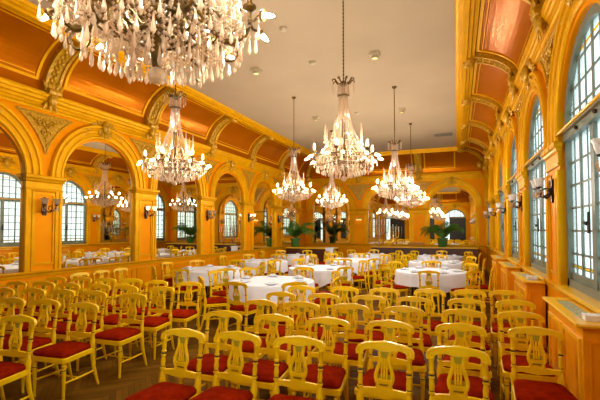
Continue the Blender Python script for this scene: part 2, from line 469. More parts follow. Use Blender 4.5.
# the window-side cove starts higher: close the step where it meets the end coves
for yw, sy in ((YB, -1), (YF, 1)):
    A, B = [], []
    for i in range(19):
        use(WB); o, z = cove_pt(PI / 2 * i / 18); A.append((XR - o, yw + sy * o, z))
        use(WR); o, z = cove_pt(PI / 2 * i / 18); B.append((XR - o, yw + sy * o, z))
    mb = MB(); mb.add(A + B, [(i, i + 1, 20 + i, 19 + i) for i in range(18)]); trim(mb, M['gold'])
use(WB)
# big leafy corner pieces where the coves meet at the far wall
for x in (XL, XR):
    sg = 1 if x == XL else -1
    use(WL if x == XL else WR); mb = MB()
    P = []
    for i in range(15):
        o, z = cove_pt(PI / 2 * (.02 + .90 * i / 14), .03); P.append((x + sg * o, YB - o, z))
    mb.tube(P, .10, 8); 
    mb.ell((x + sg * (COVE - .12), YB - COVE + .12, 4.86), (.17, .17, .08)); mb.ell((x + sg * .22, YB - .22, ZCOR - .04), (.14, .14, .16))
    trim(mb, M['relief'])

# ------------------------------------------------------------------ mirrors and windows
def arch_sheet(mb, c, h, zb, zs, o0, o1, mi=0):
    poly = [(c - h, zb)] + arc(c, h, zs) + [(c + h, zb)]
    n = len(poly)
    vs = [(s, o0, z) for s, z in poly] + [(s, o1, z) for s, z in poly]
    mb.add(vs, [tuple(range(n)), tuple(range(2 * n - 1, n - 1, -1))] + [(i, (i + 1) % n, n + (i + 1) % n, n + i) for i in range(n)], mi)
use(WL)
ORD = ['first', 'second', 'third', 'fourth', 'fifth', 'sixth', 'seventh', 'eighth', 'ninth', 'tenth', 'eleventh', 'twelfth']
for k, c in enumerate(LC):
    mb = MB(); mb.T = WL; arch_sheet(mb, c, H + .005, .96, SPR, -.05, -.04)
    tag(mb.build('arched_mirror', M['mirror']), 'tall arched mirror on the long mirror wall, %s bay counting from the far wall' % ORD[len(LC) - 1 - k], 'mirror', 'arched mirrors on the long wall')
for k, c in enumerate(BC):
    mb = MB(); mb.T = WB; arch_sheet(mb, c, H + .005, 1.01, SPR, -.05, -.04)
    tag(mb.build('arched_mirror', M['mirror']), ('arched mirror on the far wall in the corner by the mirror wall', 'middle arched mirror on the far wall', 'arched mirror on the far wall in the corner by the windows')[k], 'mirror', 'arched mirrors on the far wall')
    
def window(W, c, zb, o, name, lower=True):
    use(W)
    root = empty(name, W(c, o, zb)); struct(root)
    inv = Vector(W(c, o, zb))
    T = lambda s, oo, z: tuple(Vector(W(s, oo, z)) - inv)
    zt = 2.74
    fr = MB(); fr.T = T
    def ring(h0, h1, z0, oo0, oo1):
        A, B = arc(c, h0, SPR, 32), arc(c, h1, SPR, 32)
        A = [(c - h0, z0)] + A + [(c + h0, z0)]; B = [(c - h1, z0)] + B + [(c + h1, z0)]
        n = len(A); vs = [(s, oo, z) for oo in (oo0, oo1) for P in (A, B) for s, z in P]
        fs = []
        for i in range(n - 1):
            for a, b in ((0, n), (2 * n, 3 * n), (0, 2 * n), (n, 3 * n)): fs.append((a + i, a + i + 1, b + i + 1, b + i))
        fr.add(vs, fs)
    ring(H - .085, H + .005, zb, o - .04, o + .05)
    fr.box(c - H, c + H, o - .04, o + .05, zb, zb + .09)
    fr.box(c - H, c + H, o - .05, o + .07, zt - .06, zt + .08)
    if lower:
        fr.box(c - .055, c + .055, o - .01, o + .03, zb + .09, zt - .06)
        for sg in (-1, 1): fr.box(c + sg * .455 - .022, c + sg * .455 + .022, o - .01, o + .018, zb + .09, zt - .06)
        fr.box(c - H, c + H, o - .01, o + .02, zb + .09, zb + .16)
    fr.build('window_frame', M['teal'], root)
    mu = MB(); mu.T = T
    hin = H - .08
    cols = [-.69, -.455, -.23, 0, .23, .455, .69]
    for x in cols:
        if lower: mu.box(c + x - .011, c + x + .011, o - .004, o + .009, zb + .12, zt)
        ztop = SPR + math.sqrt(max(hin * hin - x * x, 0)); w = .022 if abs(abs(x) - .455) < .01 or x == 0 else .011
        mu.box(c + x - w, c + x + w, o - .004, o + .012, zt, ztop)
    if lower:
        for i in range(1, 6):
            z = zb + .12 + (zt - .06 - zb - .12) * i / 6; mu.box(c - hin, c + hin, o - .004, o + .009, z - .012, z + .012)
        for i in (.40, .52):
            z = zb + .12 + (zt - .06 - zb - .12) * i / 6; mu.box(c - hin, c + hin, o - .004, o + .008, z - .005, z + .005)
    for z in (2.98, 3.22, 3.46)[:3 if W is WR else 2]:
        h = math.sqrt(max(hin * hin - (z - SPR) ** 2, 0)); mu.box(c - h, c + h, o - .004, o + .009, z - .012, z + .012)
    mu.build('muntins', M['teal'], root)
    pn = MB(); pn.T = T
    arch_sheet(pn, c, H - .02, zb + .02 if lower else zt, SPR, o - .003, o, 0)
    a = zb + .12 + (zt - .06 - zb - .12) *   .40 / 6; b = zb + .12 + (zt - .06 - zb - .12) * .52 / 6
    if lower: pn.box(c - hin, c + hin, o + .001, o + .004, a, b, 1)
    pn.box(c - .45, c + .45, o + .001, o + .004, SPR + .72, SPR + .75, 1)
    pn.build('panes', [M['pane'], M['amber']], root)
    if lower:
        rd = MB(); rd.T = T
        rd.tube([(c - H - .02, .03, 2.77), (c + H + .02, .03, 2.77)], .017, 8)
        for x in (-.93, .93): rd.box(c + x - .02, c + x + .02, 0, .045, 2.75, 2.80)
        rd.build('curtain_rod', M['gold'], root)
        hd = MB(); hd.T = T
        hd.box(c - .02, c + .02, o + .06, o + .08, 1.66, 1.86); hd.tube([(c, o + .08, 1.76), (c, o + .11, 1.76), (c - .09, o + .11, 1.74)], .011, 6)
        for z in (2.62, 2.60): hd.ell((c - .30, o + .08, 2.72), (.02, .02, .02)); hd.ell((c + .30, o + .08, 2.72), (.02, .02, .02))
        hd.build('handle', M['iron'], root)
    return root
n = 0
for k, c in enumerate(RC):
    if k == 6:      # added mirror replacing a window, so reflections show a nested arch
        use(WR); mb = MB(); mb.T = WR; arch_sheet(mb, c, H + .005, 1.05, SPR, -.05, -.04)
        tag(mb.build('arched_mirror', M['mirror']), 'arched mirror between the windows on the window wall, second bay from the far wall', 'mirror'); continue
    n += 1
    window(WR, c, 1.06, -.10, 'window_%d' % n)
# stone-coloured wooden window sills and panelled apron
for c in RC:
    mb = MB(); mb.T = WR; mb.box(c - H - .02, c + H + .02, -.06, .075, 1.03, 1.065); trim(mb, M['woodlight'])
for k, c in enumerate(BC):
    n += 1; window(WF, c, .05, -.18, 'window_%d' % n)
    d = empty('door_%d' % (k + 1), WF(c, -.12, .0)); struct(d)
    mb = MB(); mb.box(-.45, H, -.05, .0, .0, 2.68); mb.build('door_leaf', M['black'], d)
    mb = MB()
    for a in (-.40, .26):
        for z0, z1 in ((.2, 1.1), (1.25, 2.5)): frame_rect(mb, a, a + .60, z0, z1, .04, .02)
    mb.build('door_panel', M['black'], d)

# ------------------------------------------------------------------ chair
def make_chair():
    root = empty('banquet_chair', (0, 0, 0))
    ZS = .425
    # seat frame: trapezoid rails
    def trap(z0, z1, fw, bw, yf, yb, rnd, n=6):
        pass
    def outline(fw, bw, yf, yb, r):
        P = []
        for (cx, cy, a0) in ((fw - r, yf + r, -PI / 2), (bw - r, yb - r, 0), (-bw + r, yb - r, PI / 2), (-fw + r, yf + r, PI)):
            for i in range(5):
                a = a0 + PI / 2 * i / 4; P.append((cx + r * cos(a), cy + r * sin(a)))
        return P
    def stack(mb, levels, mi=0, smooth=True):
        n = None; vs = []; fs = []
        for k, (P, z) in enumerate(levels):
            n = len(P); vs += [(x, y, z) for x, y in P]
            if k:
                for i in range(n): fs.append(((k - 1) * n + i, (k - 1) * n + (i + 1) % n, k * n + (i + 1) % n, k * n + i))
        fs.append(tuple(range(n))[::-1]); fs.append(tuple(range((len(levels) - 1) * n, len(levels) * n)))
        mb.add(vs, fs, mi, smooth)
    mb = MB()
    stack(mb, [(outline(.215, .185, -.215, .20, .03), .37), (outline(.22, .19, -.22, .205, .03), .375), (outline(.22, .19, -.22, .205, .03), .415), (outline(.21, .18, -.21, .195, .03), .422)])
    mb.build('seat_frame', M['chair'], root)
    mb = MB()
    L = []
    for f, z in ((1.0, .421), (1.03, .434), (1.035, .450), (.98, .466), (.83, .480), (.55, .490), (.2, .494)):
        L.append(([(x * f, -.005 + (y + .005) * f) for x, y in outline(.205, .177, -.21, .19, .05)], z))
    stack(mb, L); mb.build('seat_cushion', M['velvet'], root)
    for sg in (-1, 1):
        mb = MB()
        mb.lathe([(.012, 0), (.016, .012), (.013, .03), (.017, .16), (.021, .28), (.023, .30), (.018, .31), (.018, .325), (.025, .335), (.025, .345), (.021, .35), (.024, .372)], 10, (sg * .185, -.185, 0))
        mb.lathe([(.0235, .296), (.0235, .304)], 10, (sg * .185, -.185, 0), 1)
        mb.build('leg', [M['chair'], M['band']], root)
        mb = MB()
        mb.tube([(sg * .178, .275, 0), (sg * .176, .245, .10), (sg * .172, .212, .22), (sg * .170, .195, .34), (sg * .169, .19, .43)], [.013, .016, .020, .023, .024], 8)
        mb.build('leg', M['chair'], root)
        mb = MB()
        z0 = .43
        prof = [(0, .024), (.05, .025), (.10, .017), (.125, .013), (.13, .019), (.145, .019), (.15, .014), (.19, .017), (.23, .013), (.235, .018), (.245, .018), (.25, .0145), (.26, .0145), (.265, .018), (.275, .018), (.28, .013), (.31, .016), (.35, .014), (.36, .019), (.37, .019), (.375, .014), (.40, .014)]
        pos = lambda h: (sg * (.169 + .012 * h), .19 + .05 * h + .16 * h * h, z0 + h)
        mb.tube([pos(h) for h, r in prof], [r * 1.12 for h, r in prof], 10)
        i0 = prof.index((.25, .0145))
        mb.tube([pos(.249), pos(.261)], [.0182, .0182], 10, 1)
        mb.tube([pos(.148), pos(.154)], [.0182, .0182], 10, 1)
        mb.build('back_post', [M['chair'], M['band']], root)
    yb = lambda z: .19 + .05 * (z - .43) + .16 * (z - .43) ** 2
    # crest rail: yoke with drooping ears
    top = [(-.203, .800), (-.207, .825), (-.199, .846), (-.178, .861), (-.135, .872), (-.08, .879), (-.03, .885), (-.012, .8865)]
    bot = [(-.158, .803), (-.145, .821), (-.115, .832), (-.075, .830), (-.05, .824), (-.03, .822)]
    poly = top + [(-x, z) for x, z in reversed(top)] + [(-x, z) for x, z in bot] + list(reversed(bot))
    mb = MB(); mb.prism(poly, -.014, .014, f=lambda x, z: yb(z) + .018 * (1 - (x / .2) ** 2))
    mb.tube([(x * .98, yb(z) + .018 * (1 - (x / .2) ** 2) - .012, z - .008) for x, z in top + [(-x, z) for x, z in reversed(top)]], .007, 6)
    mb.build('crest_rail', M['chair'], root)
    lowtop = [(-.165, .562), (-.12, .568), (-.06, .572), (0, .572)]
    poly = lowtop + [(-x, z) for x, z in reversed(lowtop[:-1])] + [(.165, .520), (.12, .530), (.06, .523), (0, .516), (-.06, .523), (-.12, .530), (-.165, .520)]
    mb = MB(); mb.prism(poly, -.011, .011, f=lambda x, z: yb(z)); mb.build('lower_rail', M['chair'], root)
    # lyre splat
    mb = MB()
    side = [(.036, .818), (.033, .79), (.030, .765), (.036, .735), (.049, .70), (.059, .665), (.060, .64), (.053, .615), (.044, .598), (.047, .572)]
    for sg in (-1, 1):
        mb.tube([(sg * x, yb(z), z) for x, z in side], .0135, 8)
    mb.box(-.05, .05, yb(.60) - .011, yb(.60) + .011, .570, .588)
    mb.box(-.047, .047, yb(.62) - .012, yb(.62) + .010, .604, .634)
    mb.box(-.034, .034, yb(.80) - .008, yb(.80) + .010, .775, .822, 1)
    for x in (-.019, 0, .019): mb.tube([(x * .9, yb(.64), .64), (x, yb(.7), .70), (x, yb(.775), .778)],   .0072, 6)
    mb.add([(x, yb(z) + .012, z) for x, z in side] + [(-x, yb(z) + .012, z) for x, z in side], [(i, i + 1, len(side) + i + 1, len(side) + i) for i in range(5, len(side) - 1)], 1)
    mb.build('lyre_splat', [M['chair'], M['olive']], root)
    mb = MB()
    for sg in (-1, 1): mb.tube([(sg * .185, -.185, .17), (sg * .18, 0, .165), (sg * .175, .228, .17)], [.009, .011, .009], 6)
    mb.tube([(-.18, .01, .165), (-.03, .01, .165), (0, .01, .165), (.03, .01, .165), (.18, .01, .165)], [.008, .009, .015, .009, .008], 6)
    mb.build('stretcher', M['chair'], root)
    return root
chair0 = make_chair(); used = [False]
CH = 'cream-yellow lyre-back chair'
def put_chair(x, y, rz, label, group):
    if used[0]: o = copy_tree(chair0)
    else: o = chair0; used[0] = True
    o.location = (x, y, 0); o.rotation_euler = (0, 0, rz)
    return tag(o, label, 'chair', group)
jit = lambda a: random.uniform(-a, a)
# x, y below are where the top of the back stands; the seat centre lies .27 in front of it
BKO = .265
mid = [[(-2.08, 2.78), (-1.63, 2.86), (-1.11, 2.90), (-.50, 2.99), (.0, 3.05)],
       [(-2.17, 3.53), (-1.64, 3.56), (-1.11, 3.62), (-.57, 3.70), (.02, 3.80)],
       [(-2.12, 4.23), (-1.63, 4.29), (-1.09, 4.38), (-.52, 4.43), (.05, 4.49)],
       [(-2.14, 4.86), (-1.58, 4.95), (-1.01, 5.02), (-.49, 5.10), (.09, 5.19)],
       [(-2.08, 5.50), (-1.50, 5.64), (-.94, 5.71), (-.36, 5.84), (.14, 5.98)]]
for r, row in enumerate(mid):
    for k, (x, y) in enumerate(row):
        put_chair(x, y - BKO, .04 + jit(.05), '%s in %s row of the middle block, %s seat from the window aisle' % (CH, ORD[r], ORD[4 - k]), 'chairs in rows of the middle block')
for r, (x, y) in enumerate([(.595, 3.88), (.575, 4.57), (.62, 5.28), (.59, 6.05)]):
    put_chair(x, y - BKO, .05 + jit(.03), '%s in the single file beside the radiator cabinets, %s from the front' % (CH, ORD[r]), 'chairs in single file by the windows')
left = [[(-3.83, 2.65), (-4.35, 2.63)],
        [(-3.85, 3.37), (-4.43, 3.36), (-4.92, 3.30)],
        [(-3.81, 4.06), (-4.46, 4.05), (-4.95, 3.99), (-5.42, 3.92), (-5.86, 3.80)],
        [(-3.90, 4.71), (-4.47, 4.62), (-4.95, 4.58), (-5.46, 4.50), (-5.94, 4.46), (-6.42, 4.36)],
        [(-3.85, 5.28), (-4.46, 5.25), (-4.98, 5.27), (-5.46, 5.19), (-5.93, 5.12), (-6.39, 5.02)]]
for r, row in enumerate(left):
    for k, (x, y) in enumerate(row):
        put_chair(x, y - BKO, .10 + jit(.06), '%s in %s row of the mirror-side block, %s from the centre aisle' % (CH, ORD[r], ORD[k]), 'chairs in rows of the mirror-side block')
for k, (x, y) in enumerate([(-6.40, 5.62), (-6.40, 6.12), (-6.40, 6.62)]):
    put_chair(x, y, PI / 2 + jit(.05), '%s set sideways against the mirror wall dado, %s from the rows' % (CH, ORD[k]), 'chairs set sideways along the mirror wall')

# ------------------------------------------------------------------ tables
RT = .76
def make_cloth():
    mb = MB(); n = 96; rings = []
    for r in (0.001, .3, .6, .74, RT): rings.append([(r, .752)] * n)
    rings.append([(RT + .012, .746)] * n); rings.append([(RT + .016, .735)] * n)
    for t in (.15, .35, .6, .8, 1.):
        row = []
        for k in range(n):
            a = 2 * PI * k / n
            drop = .27 + .10 * max(0, cos(4 * a)) ** 2
            w = .015 * t * (sin(14 * a + 1.3 * sin(3 * a)) + .5 * sin(23 * a + 1))
            row.append((RT + .017 + .018 * t + w, .735 - drop * t))
        rings.append(row)
    vs = [(r * cos(2 * PI * k / n), r * sin(2 * PI * k / n), z) for ring in rings for k, (r, z) in enumerate(ring)]
    fs = [(i * n + k, i * n + (k + 1) % n, (i + 1) * n + (k + 1) % n, (i + 1) * n + k) for i in range(len(rings) - 1) for k in range(n)]
    fs.append(tuple(range(n)))
    mb.add(vs, fs, 0, True); return mb
def make_table():
    root = empty('round_table', (0, 0, 0))
    mb = MB(); mb.lathe([(.02, .72), (RT - .01, .72), (RT, .73), (RT, .745), (.02, .747)], 48); mb.build('tabletop', M['darkwood'], root)
    for k in range(4):
        a = PI / 4 + k * PI / 2
        mb = MB(); mb.tube([(.50 * cos(a), .50 * sin(a), .72), (.54 * cos(a), .54 * sin(a), 0)], [.026, .018], 8); mb.build('leg', M['darkwood'], root)
    return root
table0 = make_table(); cloth0 = make_cloth().build('tablecloth', M['cloth'])
tabs = [('first window-side', -.585, 9.70), ('second window-side', -.585, 12.38), ('third window-side', -.585, 15.06),
        ('first middle', -3.2, 6.82), ('second middle', -3.17, 9.53), ('third middle', -3.05, 12.25), ('fourth middle', -3.05, 14.97),
        ('first mirror-side', -5.47, 8.22), ('second mirror-side', -5.47, 10.9), ('third mirror-side', -5.47, 13.58)]
DIR = {90: 'facing the rows', 270: 'facing the far wall', 0: 'facing the mirrors', 180: 'facing the windows', 45: 'angled to rows and mirrors', 135: 'angled to rows and windows', 225: 'angled to far wall and windows', 315: 'angled to far wall and mirrors'}
SKIP = {'second middle': (0,), 'third middle': (0,), 'fourth middle': (0,), 'third mirror-side': (), 'first window-side': (), 'first mirror-side': ()}
# table setting pieces
def make_glass():
    mb = MB(); mb.lathe([(.032, 0), (.032, .003), (.004, .006), (.004, .075), (.02, .09), (.034, .115), (.035, .14), (.029, .17), (.027, .17), (.033, .14), (.032, .117), (.018, .094), (.0005, .088)], 12)
    return mb.build('wine_glass', M['tulip'])
def make_plate():
    mb = MB(); mb.lathe([(.0005, 0), (.07, 0), (.08, .006), (.125, .018), (.127, .021), (.08, .011), (.0005, .007)], 24)
    return mb.build('dinner_plate', M['china'])
def make_napkin():
    mb = MB()
    for k in range(4):
        w, d, z = .064 - .004 * k, .044 - .003 * k, .009 * k
        mb.prism([(-w, z), (w, z), (w + .003, z + .004), (w - .002, z + .008), (-w, z + .008), (-w - .003, z + .004)], -d, d, f=lambda x, zz: .004 * sin(40 * x))
    return mb.build('folded_napkin', M['cloth'])
glass0, plate0, nap0 = make_glass(), make_plate(), make_napkin(); gl_used = [False]
for i, (nm, x, y) in enumerate(tabs):
    t = table0 if i == 0 else copy_tree(table0); t.location = (x, y, 0)
    tag(t, 'round banquet table with dark legs under white cloth, %s table' % nm, 'table', 'round banquet tables')
    c = cloth0 if i == 0 else cloth0.copy()
    if i: C.objects.link(c)
    c.location = (x, y, 0); c.rotation_euler = (0, 0, .4 + .35 * i)
    tag(c, 'white cloth with hanging folds draped over the %s round table' % nm, 'tablecloth', 'white round tablecloths')
    for a in (0, 45, 90, 135, 180, 225, 270, 315):
        if a in SKIP.get(nm, ()): continue
        al = math.radians(a + jit(5)); R = (1.05 if a or not nm.endswith('window-side') else 1.035) + jit(.008)
        put_chair(x + R * cos(al), y + R * sin(al), al - PI / 2 + jit(.08), '%s at the %s table, %s' % (CH, nm, DIR[a]), 'chairs around the round tables')
    for k in range(6):
        al = 2 * PI * (k + .3 * i) / 6
        first = i == 0 and k == 0
        for src, r, da, lab, cat, z in ((plate0, .58, 0, 'white dinner plate laid on the %s table', 'plate', .7525), (nap0, .58, 0, 'white folded napkin lying on a plate, %s table', 'napkin', .768)):
            if src is plate0 and i not in (0, 1, 3, 4, 7): continue
            if src is nap0 and i not in (0, 1, 3, 4, 7): z = .7595
            o = src if first else src.copy()
            if not first: C.objects.link(o)
            o.location = (x + r * cos(al + da), y + r * sin(al + da), z); o.rotation_euler = (0, 0, al + PI / 2)
            lb = lab % nm
            if src is nap0 and z < .765: lb = 'white folded napkin lying on the %s table cloth' % nm
            tag(o, lb, cat, '%ss on the %s table' % (cat, nm))

# ------------------------------------------------------------------ chandeliers (origin at the lowest point)
def drop_prof(l, r): return [(.0008, 0), (r * .75, l * .12), (r, l * .26), (r * .55, l * .6), (r * .25, l * .9), (.0008, l)]
def make_chandelier(detail):
    root = empty('chandelier', (0, 0, 0))
    rng = random.Random(3)
    B = .0095 if detail else .0115
    mb = MB()  # hanging rod with chain knots
    mb.tube([(0, 0, 1.36), (0, 0, 2.62)], .006, 6)
    z = 1.40
    while z < 2.6: mb.ell((0, 0, z), (.012, .012, .022), 6, 4); z += .05
    mb.build('hanging_chain', M['bronze'], root)
    mb = MB(); mb.lathe([(.055, 2.655), (.05, 2.63), (.03, 2.61), (.012, 2.60)], 14); mb.build('ceiling_rose', M['bronze'], root)
    mb = MB()  # crown
    mb.lathe([(.03, 1.36), (.055, 1.33), (.05, 1.30), (.03, 1.29)], 12)
    for k in range(8):
        a = 2 * PI * k / 8
        mb.tube([(.03 * cos(a), .03 * sin(a), 1.31), (.09 * cos(a), .09 * sin(a), 1.34), (.125 * cos(a), .125 * sin(a), 1.385), (.155 * cos(a), .155 * sin(a), 1.37), (.15 * cos(a), .15 * sin(a), 1.345)], [.010, .010, .011, .010, .006], 6)
    mb.lathe([(.075, 1.15), (.085, 1.155), (.085, 1.165), (.075, 1.17)], 16)
    mb.build('crown', M['bronze'], root)
    mb = MB()  # stem, hoops
    mb.lathe([(.012, .05), (.02, .08), (.03, .14), (.02, .22), (.035, .28), (.06, .33), (.04, .40), (.02, .50), (.022, .62), (.018, .80), (.015, .82)], 12)
    for r, z in ((.37, .33), (.29, .28), (.20, .24), (.11, .20), (.225, .53)):
        mb.tube([(r * cos(2 * PI * k / 32), r * sin(2 * PI * k / 32), z) for k in range(33)], .006, 5, cap=False)
    for k in range(12):   # small leafy scrolls between the hoops
        a = 2 * PI * k / 12; Q = Matrix.Rotation(a, 4, 'Z'); mb.T = lambda x, y, z: tuple(Q @ Vector((x, y, z)))
        sc = 1. if k % 2 else .8
        mb.tube([(.05, 0, .25), (.11 * sc, 0, .22), (.18 * sc, 0, .25), (.23 * sc, 0, .33), (.22 * sc, 0, .41), (.17 * sc, 0, .43), (.145 * sc, 0, .39), (.165 * sc, 0, .36), (.18 * sc, 0, .375)], [.010, .011, .011, .010, .009, .008, .008, .007, .006], 6)
        mb.tube([(.20 * sc, 0, .28), (.26 * sc, .03, .26), (.30 * sc, .03, .29), (.29 * sc, .02, .32), (.27 * sc, .01, .31)], [.009, .008, .007, .007, .006], 5)
    mb.T = None
    mb.build('frame', M['bronze'], root)
    mb = MB()  # bead strands
    def strand(P, step=2.05 * B, r=B):
        acc = 0; last = None
        for p, q in zip(P, P[1:]):
            p, q = Vector(p), Vector(q); L = (q - p).length; d = acc
            while d < L:
                mb.bead(p + (q - p) * (d / L), r * rng.uniform(.85, 1.1)); d += step
            acc = d - L
    ns = 20 if detail else 16
    for k in range(ns):   # tall tent of strings
        a = 2 * PI * k / ns
        P = [((.058 + .03 * t + .13 * t ** 3) * cos(a), (.058 + .03 * t + .13 * t ** 3) * sin(a), 1.16 - .63 * t) for t in [i / 14 for i in range(15)]]
        strand(P)
        strand([(.07 * cos(a), .07 * sin(a), 1.30), (.08 * cos(a), .08 * sin(a), 1.16)])
    for k in range(8):
        a = 2 * PI * k / 8
        strand([(.15 * cos(a), .15 * sin(a), 1.345), (.15 * cos(a), .15 * sin(a), 1.20)])
    tiers = ((.37, .33, 36, .13), (.29, .28, 30, .12), (.20, .24, 22, .11), (.11, .20, 12, .10))
    for j, (r, z, m, l) in enumerate(tiers):   # curtains of short strings hang from the hoops
        for k in range(m):
            a = 2 * PI * k / m
            strand([(r * cos(a), r * sin(a), z), (r * cos(a), r * sin(a), z - l)])
            if j == 0: strand([((.225 + .145 * t) * cos(a), (.225 + .145 * t) * sin(a), .53 - .20 * t - .06 * sin(PI * t)) for t in [i / 8 for i in range(9)]])
        for q in range(m // 2):   # swags between the strings
            a, a2 = 4 * PI * q / m, 4 * PI * (q + 1) / m
            strand([((r + .012) * cos(a + (a2 - a) * t), (r + .012) * sin(a + (a2 - a) * t), z - .055 * sin(PI * t)) for t in [i / 8 for i in range(9)]])
        strand([(r * cos(2 * PI * k / 40), r * sin(2 * PI * k / 40), z + .012) for k in range(41)])
    NA = 6; RA = .41
    for k in range(NA):   # garlands between the arms and up to the hoop
        a = 2 * PI * (k + .5) / NA; a2 = 2 * PI * (k + 1.5) / NA
        pa, pb = Vector((RA * cos(a), RA * sin(a), .30)), Vector((RA * cos(a2), RA * sin(a2), .30))
        strand([pa.lerp(pb, t) - Vector((0, 0, .09 * sin(PI * t))) for t in [i / 10 for i in range(11)]])
        for sh in (-.12, .12):
            pd = Vector((.225 * cos(a + sh), .225 * sin(a + sh), .53))
            strand([pa.lerp(pd, t) - Vector((0, 0, .10 * sin(PI * t))) for t in [i / 10 for i in range(11)]])
        strand([(.35 * cos(a), .35 * sin(a), .25), (.35 * cos(a), .35 * sin(a), .12)])
    o = mb.build('bead_strands', M['crystal'], root); o['kind'] = 'stuff'; o['label'] = 'strings of small clear crystal beads'
    mb = MB(); mb.lathe([(.02, .80), (.034, .84), (.02, .90), (.03, .96), (.018, 1.02), (.028, 1.08), (.018, 1.14), (.03, 1.20), (.02, 1.28)], 8, smooth=False); mb.build('glass_stem', M['crystal'], root)
    mb = MB(); mb.ell((0, 0, .034), (.038, .038, .038), 8, 6, smooth=False); mb.build('crystal_ball', M['crystal'], root)
    # fringe
    dp = MB(); dp.lathe(drop_prof(.065, .010), 6, smooth=False); dme = dp.mesh('crystal_drop', M['crystal'])
    fm = MB()
    for j, (r, z, m) in enumerate(((.37, .12, 36), (.29, .085, 30), (.20, .06, 22), (.11, .035, 12), (.385, .215, 36))):
        for k in range(m):
            a = 2 * PI * (k + .5 * j) / m
            p = (r * cos(a), r * sin(a), z)
            if detail and j in (0, 4):
                d = link('crystal_drop', dme, root); d.location = p; d.rotation_euler = (0, 0, a)
            else: fm.lathe(drop_prof(.09, .011), 6, p, smooth=False)
    o = fm.build('crystal_fringe', M['crystal'], root); o['kind'] = 'stuff'
    for k in range(8):   # tall crystal spikes
        a = 2 * PI * k / 8
        sp = MB(); p = (.26 * cos(a), .26 * sin(a), .50)
        sp.lathe([(.018, 0), (.022, .02), (.010, .04), (.016, .07), (.004, .26), (.0005, .25)], 6, p, smooth=False)
        sp.build('crystal_spike', M['crystal'], root)
    # arms
    for k in range(NA):
        a = 2 * PI * (k + .5) / NA
        R = Matrix.Rotation(a, 4, 'Z')
        arm = empty('arm', (0, 0, 0)) if False else None
        mb = MB(); mb.T = lambda x, y, z: tuple(R @ Vector((x * .89, y, z - .06)))
        mb.tube([(.06, 0, .33), (.12, 0, .40), (.19, 0, .41), (.25, 0, .35), (.31, 0, .275), (.38, 0, .27), (.44, 0, .31), (.462, 0, .37), (.46, 0, .43)], [.012, .013, .012, .012, .013, .013, .012, .010, .010], 7)
        mb.tube([(.25 + .035 * cos(t) * (1 - t / 12), 0, .40 + .035 * sin(t) * (1 - t / 12)) for t in [i * .5 - 1.5 for i in range(18)]], .007, 5)
        mb.tube([(.36 + .04 * cos(t) * (1 - t / 11), 0, .23 + .04 * sin(t) * (1 - t / 11)) for t in [1.6 - i * .5 for i in range(16)]], .007, 5)
        mb.lathe([(.012, .425), (.036, .44), (.038, .448), (.014, .45), (.014, .475), (.016, .478)], 10, (.46, 0, 0))
        for sg in (-1, 1):
            mb.tube([(.455, 0, .385), (.48, sg * .04, .365), (.505, sg * .075, .375)], .007, 5)
            ax = Vector((.75, sg * .5, -.25)).normalized()
            mb.lathe([(.008, 0), (.024, .010), (.026, .026), (.012, .028)], 9, (.505, sg * .075, .375), axis=ax)
        armo = mb.build('arm', M['bronze'], root)
        bl = MB(); bl.T = mb.T
        bl.lathe([(.009, .476), (.0098, .490), (.0108, .502), (.007, .524), (.001, .55)], 8, (.46, 0, 0)); bl.build('bulb', M['bulb'], armo)
        for sg in (-1, 1):
            ax = Vector((.75, sg * .5, -.25)).normalized()
            bl = MB(); bl.T = mb.T
            bl.lathe([(.009, .026), (.0095, .036), (.0105, .048), (.007, .068), (.001, .086)], 8, (.505, sg * .075, .375), axis=ax); bl.build('bulb', M['bulb'], armo)
        pd = MB(); pd.T = mb.T
        for q, (x, yy, z) in enumerate(((.46, 0, .20), (.50, .07, .24), (.50, -.07, .24), (.39, 0, .13))):
            pd.lathe(drop_prof(.075, .0105), 6, (x, yy, z + .02), smooth=False)
            pd.bead((x, yy, z + .106), .010)
            pd.bead((x, yy, z + .124), .008)
        o = pd.build('arm_drops', M['crystal'], armo); o['kind'] = 'stuff'
    return root
BZ = 2.345
CHN = [(-1.235, 1.42, 1, 'window-side line, lowest over the front rows'), (-1.42, 5.28, 1, 'window-side line, second from the front rows'),
       (-1.33, 9.45, 0, 'window-side line, third from the front rows'), (-1.33, 12.95, 0, 'window-side line, last before the far wall'),
       (-3.9, 4.9, 1, 'mirror-side line, first over the rows'), (-3.78, 9.3, 0, 'mirror-side line, second of three'), (-3.9, 12.95, 0, 'mirror-side line, last before the far wall')]
c_hi, c_lo = make_chandelier(1), make_chandelier(0); seen = set()
for x, y, d, lab in CHN:
    src = c_hi if d else c_lo
    o = src if d not in seen else copy_tree(src)
    seen.add(d); o.location = (x, y, BZ); o.rotation_euler = (0, 0, .12 * len(lab))
    tag(o, 'lit crystal chandelier of the ' + lab, 'chandelier', 'crystal chandeliers')

